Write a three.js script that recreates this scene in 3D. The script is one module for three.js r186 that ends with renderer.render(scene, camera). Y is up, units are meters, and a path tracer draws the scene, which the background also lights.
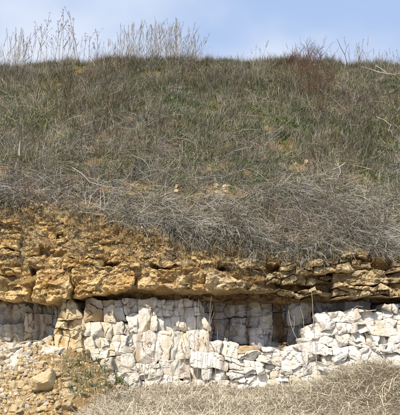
import * as THREE from 'three';
import { mergeGeometries, toCreasedNormals } from 'three/addons/utils/BufferGeometryUtils.js';

// ---------------------------------------------------------------- camera, sky, sun, exposure
const scene = new THREE.Scene();
const F = 532, TH = 14.5 * Math.PI / 180, CY = 1.7, CZ = 9;           // focal length in photograph pixels, pitch, eye
const camera = new THREE.PerspectiveCamera(2 * Math.atan(207.5 / F) * 180 / Math.PI, 400 / 415, 0.05, 3000);
camera.position.set(0, CY, CZ);
camera.lookAt(0, CY + Math.sin(TH), CZ - Math.cos(TH));
scene.add(camera);

const renderer = new THREE.WebGLRenderer({ antialias: true });
renderer.toneMapping = THREE.LinearToneMapping;
renderer.toneMappingExposure = 1.18;
renderer.shadowMap.enabled = true;

const sun = new THREE.DirectionalLight(0xfff1dc, 4.9);
sun.position.set(-8, 20.5, 12);
sun.castShadow = true; sun.shadow.mapSize.set(4096, 4096); sun.shadow.radius = 1.2;
Object.assign(sun.shadow.camera, { left: -14, right: 14, top: 14, bottom: -14, near: 1, far: 60 });
sun.target.position.set(0, 3, -2);
scene.add(sun, sun.target);

// ---------------------------------------------------------------- random numbers and noise
function rng(seed) { let s = seed | 0; return () => { s = (s + 0x6d2b79f5) | 0; let t = Math.imul(s ^ (s >>> 15), 1 | s); t = (t + Math.imul(t ^ (t >>> 7), 61 | t)) ^ t; return ((t ^ (t >>> 14)) >>> 0) / 4294967296; }; }
function hash(x, y, z) { let h = Math.imul(x, 374761393) + Math.imul(y, 668265263) + Math.imul(z, 2147483647 ^ 40503 * 7919) | 0; h = Math.imul(h ^ (h >>> 13), 1274126177); h ^= h >>> 16; return (h >>> 0) / 4294967296; }
const sm = (t) => t * t * (3 - 2 * t), mix = (a, b, t) => a + (b - a) * t, clamp = (v, a = 0, b = 1) => Math.min(b, Math.max(a, v));
const sstep = (a, b, v) => sm(clamp((v - a) / (b - a)));
function vn(x, y, z) {
  const X = Math.floor(x), Y = Math.floor(y), Z = Math.floor(z), u = sm(x - X), v = sm(y - Y), w = sm(z - Z);
  return mix(mix(mix(hash(X, Y, Z), hash(X + 1, Y, Z), u), mix(hash(X, Y + 1, Z), hash(X + 1, Y + 1, Z), u), v),
    mix(mix(hash(X, Y, Z + 1), hash(X + 1, Y, Z + 1), u), mix(hash(X, Y + 1, Z + 1), hash(X + 1, Y + 1, Z + 1), u), v), w);
}
function fbm(x, y, z, o = 4) { let s = 0, a = 0.5, n = 0; for (let i = 0; i < o; i++) { s += a * vn(x, y, z); n += a; a *= 0.5; x = x * 2.03 + 7.1; y = y * 2.03 + 3.7; z = z * 2.03 + 1.3; } return s / n; }
function shards(x, y, f, seed) {                                        // broken flat faces, each with its own tilt and step
  x *= f; y *= f; const X = Math.floor(x), Y = Math.floor(y); let best = 9, bi = 0, bj = 0, bx = 0, by = 0;
  for (let j = -1; j < 2; j++) for (let i = -1; i < 2; i++) { const cx = X + i + hash(X + i, Y + j, seed), cy = Y + j + hash(X + i, Y + j, seed + 17), d = (x - cx) ** 2 + (y - cy) ** 2; if (d < best) { best = d; bi = X + i; bj = Y + j; bx = x - cx; by = y - cy; } }
  return (hash(bi, bj, seed + 5) - 0.5) + bx * (hash(bi, bj, seed + 7) - 0.5) * 1.3 + by * (hash(bi, bj, seed + 11) - 0.5) * 1.3;
}
function curve(pts) { return (x) => { if (x <= pts[0][0]) return pts[0][1]; for (let i = 1; i < pts.length; i++) if (x <= pts[i][0]) { const [a, b] = pts[i - 1], [c, d] = pts[i]; return mix(b, d, (x - a) / (c - a)); } return pts[pts.length - 1][1]; }; }

// ---------------------------------------------------------------- the sky: pale blue air with thin soft cloud
{
  const W = 1024, H = 512, d = new Float32Array(W * H * 4);
  for (let j = 0; j < H; j++) for (let i = 0; i < W; i++) {
    const el = ((j + 0.5) / H - 0.5) * Math.PI, az = ((i + 0.5) / W - 0.5) * 2 * Math.PI;
    const y = Math.sin(el), x = Math.cos(el) * Math.cos(az), z = Math.cos(el) * Math.sin(az), o = (j * W + i) * 4;
    const up = clamp(y);
    let c = [mix(0.44, 0.22, Math.sqrt(up)), mix(0.57, 0.37, Math.sqrt(up)), mix(0.80, 0.68, Math.sqrt(up))];
    const k = 1 / (up + 0.25), px = -x * k * 1.7, pz = z * k * 1.7;
    const n = fbm(px + 5.3, 2.2, pz + 1.4, 6) * 0.75 + fbm(px * 3 + 9, 8, pz * 3 + 4, 4) * 0.25;
    const cl = (0.22 + 0.68 * sstep(0.40, 0.68, n)) * 0.9 * sstep(-0.05, 0.1, y);
    const w = [0.74, 0.78, 0.86];
    for (let q = 0; q < 3; q++) c[q] = mix(c[q], w[q], cl);
    if (y < 0) { const g = [0.20, 0.17, 0.12], t = clamp(-y * 12); for (let q = 0; q < 3; q++) c[q] = mix(c[q], g[q], t); }
    d[o] = c[0]; d[o + 1] = c[1]; d[o + 2] = c[2]; d[o + 3] = 1;
  }
  const t = new THREE.DataTexture(d, W, H, THREE.RGBAFormat, THREE.FloatType);
  t.mapping = THREE.EquirectangularReflectionMapping; t.magFilter = t.minFilter = THREE.LinearFilter; t.needsUpdate = true;
  scene.background = t; scene.environment = t;
}

// ---------------------------------------------------------------- from photograph rows and columns to places
const cT = Math.cos(TH), sT = Math.sin(TH);
const slopeOf = (py) => { const v = (207.5 - py) / F; return (v * cT + sT) / (cT - v * sT); };
const Yat = (py, z) => CY + (CZ - z) * slopeOf(py);
const Xat = (px, py, z) => (px - 200) / F * (CZ - z) / (cT - (207.5 - py) / F * sT);
const P = (px, py, z) => new THREE.Vector3(Xat(px, py, z), Yat(py, z), z);
const pxOf = (x, y, z) => { const dz = CZ - z, dy = y - CY; return 200 + F * x / (dz * cT + dy * sT); };
const pyOf = (y, z) => { const dz = CZ - z, dy = y - CY; return 207.5 - F * (dy * cT - dz * sT) / (dz * cT + dy * sT); };

// ---------------------------------------------------------------- textures: grain only
function grainTexture(size, seed, fn) {
  const col = new Uint8Array(size * size * 4), bmp = new Uint8Array(size * size * 4);
  for (let j = 0; j < size; j++) for (let i = 0; i < size; i++) {
    const [c, b] = fn(i / size, j / size), o = (j * size + i) * 4;
    for (let q = 0; q < 3; q++) { col[o + q] = clamp(c[q]) * 255; bmp[o + q] = clamp(b) * 255; }
    col[o + 3] = bmp[o + 3] = 255;
  }
  return [col, bmp].map((d, k) => { const t = new THREE.DataTexture(d, size, size); t.wrapS = t.wrapT = THREE.RepeatWrapping; t.magFilter = THREE.LinearFilter; t.minFilter = THREE.LinearMipmapLinearFilter; t.generateMipmaps = true; if (!k) t.colorSpace = THREE.SRGBColorSpace; t.needsUpdate = true; return t; });
}
function tileN(u, v, f, s, o) {                                        // noise that tiles: four shifted copies blended
  const g = (a, b) => fbm(a * f, b * f, s, o);
  const wu = sm(u), wv = sm(v);
  return mix(mix(g(u + 1, v + 1), g(u, v + 1), wu), mix(g(u + 1, v), g(u, v), wu), wv) ;
}
const [rockMap, rockBump] = grainTexture(512, 1, (u, v) => {
  const a = tileN(u, v, 9, 1.5, 5), b = tileN(u, v, 46, 4.5, 3), c = tileN(u, v, 90, 8.5, 2);
  const pit = sstep(0.30, 0.18, b), spot = sstep(0.62, 0.78, a);
  const t = 0.93 + (a - 0.5) * 0.22 + (c - 0.5) * 0.25 - pit * 0.22;
  return [[t, t - spot * 0.05, t - spot * 0.12], 0.5 + (a - 0.5) * 0.9 + (b - 0.5) * 0.5 - pit * 0.25];
});
const [soilMap, soilBump] = grainTexture(512, 2, (u, v) => {
  const a = tileN(u, v, 8, 11.5, 5), b = tileN(u, v, 40, 14.5, 3), c = tileN(u, v, 100, 18.5, 2);
  const st = sstep(0.62, 0.7, b);
  const t = 0.78 + (a - 0.5) * 0.4 + (c - 0.5) * 0.5;
  return [[t + st * 0.15, t + st * 0.15, t + st * 0.16], 0.4 + (a - 0.5) * 0.6 + (b - 0.5) * 0.7];
});
function mat(o) { return new THREE.MeshStandardMaterial({ roughness: 0.95, metalness: 0, ...o }); }
const rep = (t, m) => { const c = t.clone(); c.repeat.set(1 / m, 1 / m); c.needsUpdate = true; return c; };
const M = {
  chalk: mat({ vertexColors: true, map: rep(rockMap, 1.1), bumpMap: rep(rockBump, 0.8), bumpScale: 0.010 }),
  rock: mat({ vertexColors: true, map: rep(rockMap, 1.1), bumpMap: rep(rockBump, 0.8), bumpScale: 0.022 }),
  soil: mat({ vertexColors: true, map: rep(soilMap, 0.9), bumpMap: rep(soilBump, 0.9), bumpScale: 0.03 }),
  straw: mat({ vertexColors: true, side: THREE.DoubleSide, roughness: 0.8 }),
  leaf: mat({ vertexColors: true, side: THREE.DoubleSide, roughness: 0.7 }),
  twig: mat({ color: new THREE.Color().setRGB(0.16, 0.115, 0.085), roughness: 0.9 }),
  redTwig: mat({ color: new THREE.Color().setRGB(0.17, 0.095, 0.06), roughness: 0.9 }),
  paleTwig: mat({ color: new THREE.Color().setRGB(0.43, 0.39, 0.35), roughness: 0.85 }),
  stalk: mat({ color: new THREE.Color().setRGB(0.42, 0.36, 0.28), roughness: 0.85 }),
  weed: mat({ color: new THREE.Color().setRGB(0.26, 0.215, 0.17), roughness: 0.9 }),
  weedHead: mat({ color: new THREE.Color().setRGB(0.21, 0.155, 0.105), roughness: 0.95 }),
  plume: mat({ color: new THREE.Color().setRGB(0.34, 0.295, 0.24), side: THREE.DoubleSide, roughness: 0.95 }),
};

// ---------------------------------------------------------------- naming
const taken = {};
function numbered(n) { const k = taken[n] = (taken[n] ?? -1) + 1; return k ? n + '_' + String(k).padStart(3, '0') : n; }
function tag(o, label, category, group, kind) { if (label) o.userData.label = label; if (category) o.userData.category = category; if (group) o.userData.group = group; if (kind) o.userData.kind = kind; return o; }
function shade(o) { o.castShadow = o.receiveShadow = true; return o; }
function top(o, name, label, category, group, kind) { o.name = numbered(name); scene.add(o); return tag(o, label, category, group, kind); }
function part(name, geo, m, parent) { const o = shade(new THREE.Mesh(geo, m)); o.name = name; parent.add(o); return o; }

function sheet(nu, nv, at, color, uv) {
  const p = [], c = [], t = [], idx = [];
  for (let j = 0; j <= nv; j++) for (let i = 0; i <= nu; i++) {
    const q = at(i / nu, j / nv); p.push(q[0], q[1], q[2]); c.push(...color(q[0], q[1], q[2])); t.push(...(uv ? uv(q, i / nu, j / nv) : [q[0], q[2]]));
  }
  for (let j = 0; j < nv; j++) for (let i = 0; i < nu; i++) { const a = j * (nu + 1) + i, b = a + 1, d = a + nu + 1, e = d + 1; idx.push(a, b, d, b, e, d); }
  return geom(p, c, t, idx);
}
function geom(p, c, t, idx) {
  const g = new THREE.BufferGeometry();
  g.setAttribute('position', new THREE.Float32BufferAttribute(p, 3));
  if (c) g.setAttribute('color', new THREE.Float32BufferAttribute(c, 3));
  if (t) g.setAttribute('uv', new THREE.Float32BufferAttribute(t, 2));
  if (idx) g.setIndex(idx);
  g.computeVertexNormals();
  return g;
}

// ---------------------------------------------------------------- the lie of the land
const lipBase = curve([[-200, 212], [-60, 208], [0, 205], [60, 206], [100, 214], [130, 224], [160, 235], [200, 242], [260, 250], [300, 256], [350, 258], [460, 258], [600, 258]]);
const lipPy = (px) => lipBase(px) + (fbm(px * 0.035, 1.7, 4, 3) - 0.5) * 22 + (vn(px * 0.19, 5, 2) - 0.5) * 7;
const zFace = (py) => 0.36 - Math.max(0, 272 - py) * 0.0075;
const crestPy = (px) => 65.5 + 3.2 * Math.sin(px * 0.013 + 2.1) - 3 * Math.exp(-(((px - 110) / 60) ** 2)) + 7 * (fbm(px * 0.045, 3, 5, 3) - 0.5) + 3 * (vn(px * 0.16, 2, 7) - 0.5);
const ZC = -6.3;
function landY(x, z) {                                                 // the grassy hillside above the ledge, and the flat top behind it
  const pl = 200 + 59 * x, lp = lipPy(pl), zl = zFace(lp), yl = Yat(lp, zl);
  const yc = Yat(crestPy(200 + 31 * x), ZC);
  const t = (zl - z) / (zl - ZC);
  let y;
  if (t <= 1) y = mix(yl, yc, t) + 0.16 * Math.sin(Math.PI * clamp(t)) * Math.sin(t * 5 + x * 0.6);
  else { const d = ZC - z; y = yc + 0.35 * (1 - Math.exp(-d * 0.8)) - 0.02 * d; }
  const damp = sstep(0, 0.05, t) * (t < 1 ? sstep(1.0, 0.9, t) * 0.85 + 0.15 : 0.15);
  return y + damp * ((fbm(x * 0.8, z * 0.8, 3, 3) - 0.5) * 0.5 + (fbm(x * 3.2, z * 3.2, 8, 3) - 0.5) * 0.16);
}
const lipZ = (x) => zFace(lipPy(200 + 59 * x));
function landN(x, z) { const e = 0.06, gx = (landY(x + e, z) - landY(x - e, z)) / (2 * e), gz = (landY(x, z + e) - landY(x, z - e)) / (2 * e); return new THREE.Vector3(-gx, 1, -gz).normalize(); }

const bare = [[80, 71, 9, 5], [72, 178, 10, 4], [140, 186, 12, 5], [104, 190, 9, 3], [178, 192, 10, 4], [223, 192, 11, 4], [248, 191, 8, 4], [268, 130, 3.5, 2.5], [225, 147, 4, 2.5], [300, 168, 11, 3], [285, 165, 6, 2], [285, 146, 10, 5], [190, 205, 8, 4], [360, 178, 12, 4], [210, 168, 10, 4], [100, 163, 8, 3], [150, 75, 12, 3], [50, 84, 14, 3], [330, 130, 8, 4], [160, 165, 7, 3]];
function bareness(x, y, z) {
  const px = pxOf(x, y, z), py = pyOf(y, z); let b = 0;
  for (const [a, c, w, h] of bare) { const d = ((px - a) / w) ** 2 + ((py - c) / h) ** 2; if (d < 4) b = Math.max(b, 1.25 * Math.exp(-d * 0.7)); }
  return clamp(b * (0.6 + 0.9 * fbm(x * 5, y * 5, z * 5, 2)) + 0.6 * sstep(0.60, 0.70, fbm(x * 4.2 + 4, 7, z * 4.2, 3)));
}
const OCHRE = [0.40, 0.245, 0.095], HUMUS = [0.12, 0.09, 0.055], PALE = [0.60, 0.48, 0.30];
const m3 = (a, b, t) => [mix(a[0], b[0], t), mix(a[1], b[1], t), mix(a[2], b[2], t)];
function landColor(x, y, z) {
  const t = clamp(bareness(x, y, z) * 1.2 + 0.35 * sstep(0.5, 0.7, fbm(x * 3, 5, z * 3, 4)));
  const c = m3(HUMUS, OCHRE, t); const n = 0.8 + 0.4 * fbm(x * 9, y * 9, z * 9, 2);
  return c.map((v) => v * n);
}
const hollows = [[40, 252, 11.2, 4.7], [29, 270, 16.2, 5.4], [50, 231, 7.5, 4.7], [144, 279, 6.2, 4.1], [161, 265, 10.0, 3.4], [186, 272, 8.8, 2.7], [279, 267, 10.0, 4.7], [286, 280, 7.5, 6.8], [303, 284, 7.5, 5.4], [335, 274, 11.2, 4.1], [322, 287, 10.0, 4.1], [350, 283, 8.8, 4.1], [110, 263, 8.8, 2.7], [92, 268, 7.5, 2.7], [372, 280, 10.0, 4.1], [390, 272, 8.8, 4.1], [420, 280, 11.2, 5.4], [222, 267, 6.2, 2.7]];          // hollows weathered out of the ledge
const hollowAt = (px, py) => { let b = 0; for (const [a, c, w, d] of hollows) b = Math.max(b, Math.exp(-(((px - a) / w) ** 2 + ((py - c) / d) ** 2))); return b; };
// columns across; rows run from far behind the crest, down the slope, over the lip and down the soil face
{
  const NX = 480, XW = 9, rows = [];
  for (const z of [-60, -40, -26, -18, -13, -10, -8.6, -7.8, -7.3, -7.0]) rows.push(['z', z]);
  for (let k = 0; k <= 200; k++) rows.push(['t', 1.08 - 1.08 * k / 200]);
  for (let k = 1; k <= 70; k++) rows.push(['f', k / 70]);
  const at = (u, v) => {
    let x = (u * 2 - 1) * XW; const ax = Math.abs(x); if (ax > 7.6) x = Math.sign(x) * (7.6 + (ax - 7.6) * 14);
    const r = rows[Math.round(v * (rows.length - 1))], zl = lipZ(x);
    if (r[0] === 'z') return [x, landY(x, r[1]), r[1]];
    if (r[0] === 't') { const z = mix(zl, ZC, r[1]); return [x, landY(x, z), z]; }
    const pl = 200 + 59 * x, lp = lipPy(pl), py = mix(lp, 293, r[1]);
    let z = zFace(py), y = Yat(py, z);
    const deep = sstep(0.02, 0.3, r[1]) * mix(0.07, 0.24, sstep(225, 275, pl)) * mix(1, 1.3, r[1]);
    z -= deep + (fbm(x * 3, y * 3, 2, 4) - 0.5) * 0.26 * sstep(0, 0.15, r[1]) + (fbm(x * 12, y * 12, 5, 3) - 0.5) * 0.14 + shards(x, y * 1.5, 7, 21) * 0.07 * sstep(0.03, 0.15, r[1]);
    z -= 0.34 * hollowAt(pl, py) + Math.max(0, r[1] - 0.9) * 4;
    return [x, y, z];
  };
  const face = (x, y, z) => { const n = fbm(x * 2.4, y * 4, z * 2, 4); return m3([0.42, 0.275, 0.105], [0.56, 0.42, 0.22], sstep(0.42, 0.66, n)).map((v) => v * (0.75 + 0.5 * fbm(x * 14, y * 14, z * 14, 2))); };
  const col = (x, y, z) => { const zl = lipZ(x), yl = Yat(lipPy(200 + 59 * x), zl); const t = sstep(yl + 0.12, yl - 0.06, y + (fbm(x * 4, y * 4, 3, 2) - 0.5) * 0.2); return t > 0 ? m3(landColor(x, y, z), face(x, y, z), t) : landColor(x, y, z); };
  const g = sheet(NX, rows.length - 1, at, col, (q) => [q[0] + q[2] * 0.15, q[1] * 0.75 - q[2] * 0.75]);
  g.index.array.forEach((_, i, a) => { if (i % 3 === 0) { const s = a[i + 1]; a[i + 1] = a[i + 2]; a[i + 2] = s; } });
  g.computeVertexNormals();
  const NN = g.attributes.normal; let up = 0; for (let i = 0; i < NN.count; i += 97) up += NN.getY(i); if (up < 0) { g.index.array.forEach((_, i, a) => { if (i % 3 === 0) { const s = a[i + 1]; a[i + 1] = a[i + 2]; a[i + 2] = s; } }); g.computeVertexNormals(); }
  top(shade(new THREE.Mesh(g, M.soil)), 'hillside', 'earthy hillside sloping up from the rock ledge to the crest', 'hillside', null, 'structure');
}

// foreground ground and the scree at the left
const gapX = (px, z) => (px - 200) / F * (CZ - z);
function groundY(x, z) {
  const base = curve([[-1.5, 1.05], [0.2, 1.05], [0.9, 1.0], [3, 0.86], [5.5, 0.4], [8, 0.1], [40, 0]])(z);
  const px = 200 + F * x / Math.max(2, CZ - z);
  let y = base;
  if (z < 6) {
    y -= 0.42 * sstep(120, 40, px) * sstep(4.5, 2.5, z);
    y += 0.44 * Math.exp(-(((x - gapX(366, 1.7)) / 0.85) ** 2) - ((z - 1.75) / 0.8) ** 2);
    y += 0.10 * sstep(1.0, 3.6, x) * sstep(4, 2, z);
    y += 0.10 * (fbm(x * 1.6, z * 1.6, 4, 3) - 0.5) + 0.05 * (fbm(x * 6, z * 6, 6, 2) - 0.5);
  }
  return y;
}
{
  const zs = []; for (let k = 0; k <= 90; k++) zs.push(-0.6 + k * 0.06); for (const z of [5.2, 5.8, 6.6, 7.6, 9, 12, 18, 30, 70, 200, 600]) zs.push(z);
  const xw = (u) => { const s = u * 2 - 1, a = Math.abs(s); return Math.sign(s) * (a < 0.9 ? a / 0.9 * 6 : 6 + ((a - 0.9) / 0.1) ** 3 * 594); };
  const g = sheet(200, zs.length - 1, (u, v) => { const z = zs[Math.round(v * (zs.length - 1))], x = xw(u); return [x, groundY(x, z), z]; },
    (x, y, z) => m3([0.30, 0.25, 0.17], [0.22, 0.17, 0.10], fbm(x * 2, 3, z * 2, 3)));
  g.index.array.forEach((_, i, a) => { if (i % 3 === 0) { const s = a[i + 1]; a[i + 1] = a[i + 2]; a[i + 2] = s; } }); g.computeVertexNormals();
  top(shade(new THREE.Mesh(g, M.soil)), 'ground', 'straw-littered ground at the foot of the rock face', 'ground', null, 'structure');
}
const SAX = Xat(72, 345, 0.3), SAY = Yat(342, 0.3);
function screeY(x, z) {
  const dx = Math.max(0, x - SAX) * 0.84, lx = Math.max(0, SAX - x), dz = Math.max(0, z - 0.3);
  const r = Math.sqrt(dx * dx + dz * dz * 0.62);
  return SAY - 0.86 * r - 0.10 * lx + 0.12 * (fbm(x * 2.5, z * 2.5, 12, 3) - 0.5) + 0.09 * (fbm(x * 8, z * 8, 15, 3) - 0.5) + 0.05 * shards(x, z, 9, 44);
}
{
  const g = sheet(230, 160, (u, v) => { const x = mix(-5.6, -0.9, u), z = mix(-0.5, 2.7, v); return [x, screeY(x, z), z]; },
    (x, y, z) => { const px = pxOf(x, y, z), w = sstep(58, 26, px + 34 * (fbm(x * 3, z * 3, 2, 3) - 0.5)); return m3(m3([0.45, 0.30, 0.125], [0.35, 0.225, 0.095], fbm(x * 5, y * 5, z * 5, 3)), [0.58, 0.47, 0.29], w * 0.7); });
  g.index.array.forEach((_, i, a) => { if (i % 3 === 0) { const s = a[i + 1]; a[i + 1] = a[i + 2]; a[i + 2] = s; } }); g.computeVertexNormals();
  top(shade(new THREE.Mesh(g, M.soil)), 'scree_slope', 'yellow soil and rubble fan spilling down below the rock ledge', 'scree', null, 'structure');
}
const footY = (x, z) => Math.max(groundY(x, z), x < -0.9 && z < 2.7 ? screeY(x, z) : -9);

const onFoot = (px, py) => { let z = 3.2, x = 0; for (; z > 0.2; z -= 0.02) { x = Xat(px, py, z); if (footY(x, z) >= Yat(py, z)) break; } return [x, z]; };

// ---------------------------------------------------------------- fractured rock: cells with their own faces, edges and depth
function clip(poly, nx, ny, d) {                                       // keep n.p <= d
  const out = [];
  for (let i = 0; i < poly.length; i++) {
    const a = poly[i], b = poly[(i + 1) % poly.length], da = a[0] * nx + a[1] * ny - d, db = b[0] * nx + b[1] * ny - d;
    if (da <= 0) out.push(a);
    if ((da < 0 && db > 0) || (da > 0 && db < 0)) { const t = da / (da - db); out.push([mix(a[0], b[0], t), mix(a[1], b[1], t)]); }
  }
  return out;
}
const areaOf = (q) => { let a = 0; for (let i = 0; i < q.length; i++) { const b = q[(i + 1) % q.length]; a += q[i][0] * b[1] - q[i][1] * b[0]; } return a / 2; };
const midOf = (q) => { let x = 0, y = 0; for (const p of q) { x += p[0] / q.length; y += p[1] / q.length; } return [x, y]; };
function inset(poly, gap) {                                            // draw every edge in by half the joint
  const [cx, cy] = midOf(poly); let q = poly;
  for (let i = 0; i < poly.length; i++) { const a = poly[i], b = poly[(i + 1) % poly.length]; let nx = b[1] - a[1], ny = a[0] - b[0]; const l = Math.hypot(nx, ny); if (l < 1e-6) continue; nx /= l; ny /= l; if ((cx - a[0]) * nx + (cy - a[1]) * ny > 0) { nx = -nx; ny = -ny; } q = clip(q, nx, ny, a[0] * nx + a[1] * ny - gap * 0.5); if (q.length < 3) return q; }
  return q;
}
function fracture(poly, R, size, jit, out = [], depth = 0) {           // joints cut the bed again and again, so that cracks end on older cracks
  const xs = poly.map((p) => p[0]), ys = poly.map((p) => p[1]), [cx, cy] = midOf(poly), w = Math.max(...xs) - Math.min(...xs), h = Math.max(...ys) - Math.min(...ys);
  const [tw, th] = size(cx, cy), f = 0.42 + R() * R() * 1.9, rx = w / tw / f, ry = h / th / f;
  if ((rx < 1.25 && ry < 1.25) || depth > 11 || poly.length < 3) { if (poly.length > 2) out.push(poly); return out; }
  const a = (rx > ry ? 0 : Math.PI / 2) + (R() + R() - 1) * (jit.call ? jit(cx, cy) : jit), nx = Math.cos(a), ny = Math.sin(a), k = (R() - 0.5) * 0.42, d = (cx + k * w * (rx > ry ? 1 : 0)) * nx + (cy + k * h * (rx > ry ? 0 : 1)) * ny;
  fracture(clip(poly, nx, ny, d), R, size, jit, out, depth + 1); fracture(clip(poly, -nx, -ny, -d), R, size, jit, out, depth + 1);
  return out;
}
function blockGeo(poly, o) {                                           // poly in photograph pixels, o.z the depth of the face
  const R = rng(o.seed * 7919 + 13);
  let pts = poly.map(([a, b]) => { const v = P(a, b, o.z); return [v.x, v.y]; });
  for (let k = 0; k < (o.round ?? 1); k++) { const q = []; for (let i = 0; i < pts.length; i++) { const a = pts[i], b = pts[(i + 1) % pts.length]; const e = o.corner ?? 0.07; q.push([mix(a[0], b[0], e), mix(a[1], b[1], e)], [mix(a[0], b[0], 1 - e), mix(a[1], b[1], 1 - e)]); } pts = q; }
  let per = 0; for (let i = 0; i < pts.length; i++) per += Math.hypot(pts[i][0] - pts[(i + 1) % pts.length][0], pts[i][1] - pts[(i + 1) % pts.length][1]);
  if (per < 0.12) return null;
  const res = o.res ?? 0.022, N = Math.max(14, Math.round(per / res)), rim = [];
  let i = 0, acc = 0, seg = Math.hypot(pts[1][0] - pts[0][0], pts[1][1] - pts[0][1]);
  for (let k = 0; k < N; k++) {
    const s = k * per / N;
    while (acc + seg < s) { acc += seg; i = (i + 1) % pts.length; const a = pts[i], b = pts[(i + 1) % pts.length]; seg = Math.hypot(b[0] - a[0], b[1] - a[1]); }
    const a = pts[i], b = pts[(i + 1) % pts.length], t = seg ? (s - acc) / seg : 0; rim.push([mix(a[0], b[0], t), mix(a[1], b[1], t)]);
  }
  const warp = o.warp ?? 0.03;
  for (const p of rim) { const ax = p[0], ay = p[1]; p[0] += (fbm(ax * 5, ay * 5, 1.1, 3) - 0.5) * 2 * warp + (vn(ax * 26, ay * 26, 4) - 0.5) * 0.018; p[1] += (fbm(ax * 5, ay * 5, 6.3, 3) - 0.5) * 2 * warp + (vn(ax * 26, ay * 26, 9) - 0.5) * 0.018; }
  let cx = 0, cy = 0; for (const p of rim) { cx += p[0] / N; cy += p[1] / N; }
  let rad = 0; for (const p of rim) rad += Math.hypot(p[0] - cx, p[1] - cy) / N;
  const chips = []; const nc = o.chips ?? 5;
  for (let k = 0; k < nc; k++) { const a = R() * 6.283, s = 0.15 + R() * R() * 1.3; chips.push([Math.cos(a) * s, Math.sin(a) * s, rad * s * (0.15 + R() * 0.6) * (o.chipOff ?? 1)]); }
  const tx = (R() - 0.5) * (o.tilt ?? 0.4), ty = (R() - 0.5) * (o.tilt ?? 0.4) + (o.lean ?? 0);
  const bev = o.bevel ?? 0.05, amp = o.amp ?? 0.04, sx = R() * 50;
  const front = (x, y, e) => {
    let z = 0; for (const c of chips) z = Math.min(z, c[2] - (x - cx) * c[0] - (y - cy) * c[1]);
    z += (x - cx) * tx - (y - cy) * ty;
    const q = clamp(1 - e / bev); z -= bev * 0.75 * q * q;
    z += (fbm(x * 6 + sx, y * 6, o.z * 3, 3) - 0.5) * amp * 1.6 + (fbm(x * 22 + sx, y * 22, 3, 3) - 0.5) * amp * 0.9;
    if (o.shard) { const wx = (fbm(x * 8, y * 8, 3, 2) - 0.5) * 0.06, wy = (fbm(x * 8, y * 8, 6, 2) - 0.5) * 0.06; z += shards(x + wx, (y + wy) * (o.flat ?? 0.8), o.sf ?? 5.5, 3 + o.seed % 40) * o.shard + shards(x + wy, y + wx, 13, 60) * o.shard * 0.3; const cr = Math.abs(fbm(x * 3.2 + sx, y * 2.4, 8, 3) - 0.5); z -= sstep(0.018, 0.0, cr) * 0.035; }
    if (o.rough) z += (vn(x * 44, y * 44, sx) - 0.5) * o.rough + (vn(x * 21 + 3, y * 27, sx + 4) - 0.5) * o.rough;
    if (o.bed) z += (Math.abs(fbm(x * 1.6 + sx, y * 9 + x * 0.6, 7, 4) - 0.5) - 0.12) * o.bed * 2 - sstep(0.60, 0.72, fbm(x * 5 + sx, y * 13, 2, 3)) * o.bed * 0.7;
    return z;
  };
  const Mr = Math.max(4, Math.round(rad / res)), p = [], c = [], t = [], idx = [];
  const put = (x, y, z) => { p.push(x, y, z); t.push(x * 0.96 + z * 0.5 + o.seed * 0.37, y * 0.96 - z * 0.4 + o.seed * 0.61); c.push(...o.color(x, y, z)); };
  put(cx, cy, o.z + front(cx, cy, rad));
  for (let k = 1; k <= Mr; k++) for (const b of rim) {
    const f = k / Mr, x = mix(cx, b[0], f), y = mix(cy, b[1], f); put(x, y, o.z + front(x, y, (1 - f) * Math.hypot(b[0] - cx, b[1] - cy)));
  }
  const dep = o.depth ?? 0.3, nb = (o.backRings ?? 3) + 1;
  for (let k = 0; k < nb; k++) for (let q = 0; q < N; q++) {
    const b = rim[q], zf = p[(1 + (Mr - 1) * N + q) * 3 + 2], f = k / (nb - 1), zb = o.z - dep;
    const z = mix(zf, Math.min(zb, zf - 0.03), f), pull = 1 - 0.05 * f + (fbm(b[0] * 9, b[1] * 9, z * 9, 2) - 0.5) * 0.05 * (k && k < nb - 1 ? 1 : 0);
    put(mix(cx, b[0], pull), mix(cy, b[1], pull), z);
  }
  for (let q = 0; q < N; q++) idx.push(0, 1 + q, 1 + (q + 1) % N);
  for (let k = 0; k < Mr + nb - 1; k++) for (let q = 0; q < N; q++) { if (k === Mr - 1) continue; const a = 1 + k * N + q, b = 1 + k * N + (q + 1) % N, d = a + N, e = b + N; idx.push(a, d, b, b, d, e); }
  put(cx, cy, o.z - dep); const last = p.length / 3 - 1, o0 = 1 + (Mr + nb - 1) * N;
  for (let q = 0; q < N; q++) idx.push(last, o0 + (q + 1) % N, o0 + q);
  let area = 0; for (let q = 0; q < N; q++) { const a = rim[q], b = rim[(q + 1) % N]; area += a[0] * b[1] - a[1] * b[0]; }
  if (area < 0) for (let q = 0; q < idx.length; q += 3) { const s = idx[q + 1]; idx[q + 1] = idx[q + 2]; idx[q + 2] = s; }
  const g = geom(p, c, t, idx); return o.crease ? toCreasedNormals(g, o.crease) : g;
}

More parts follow.
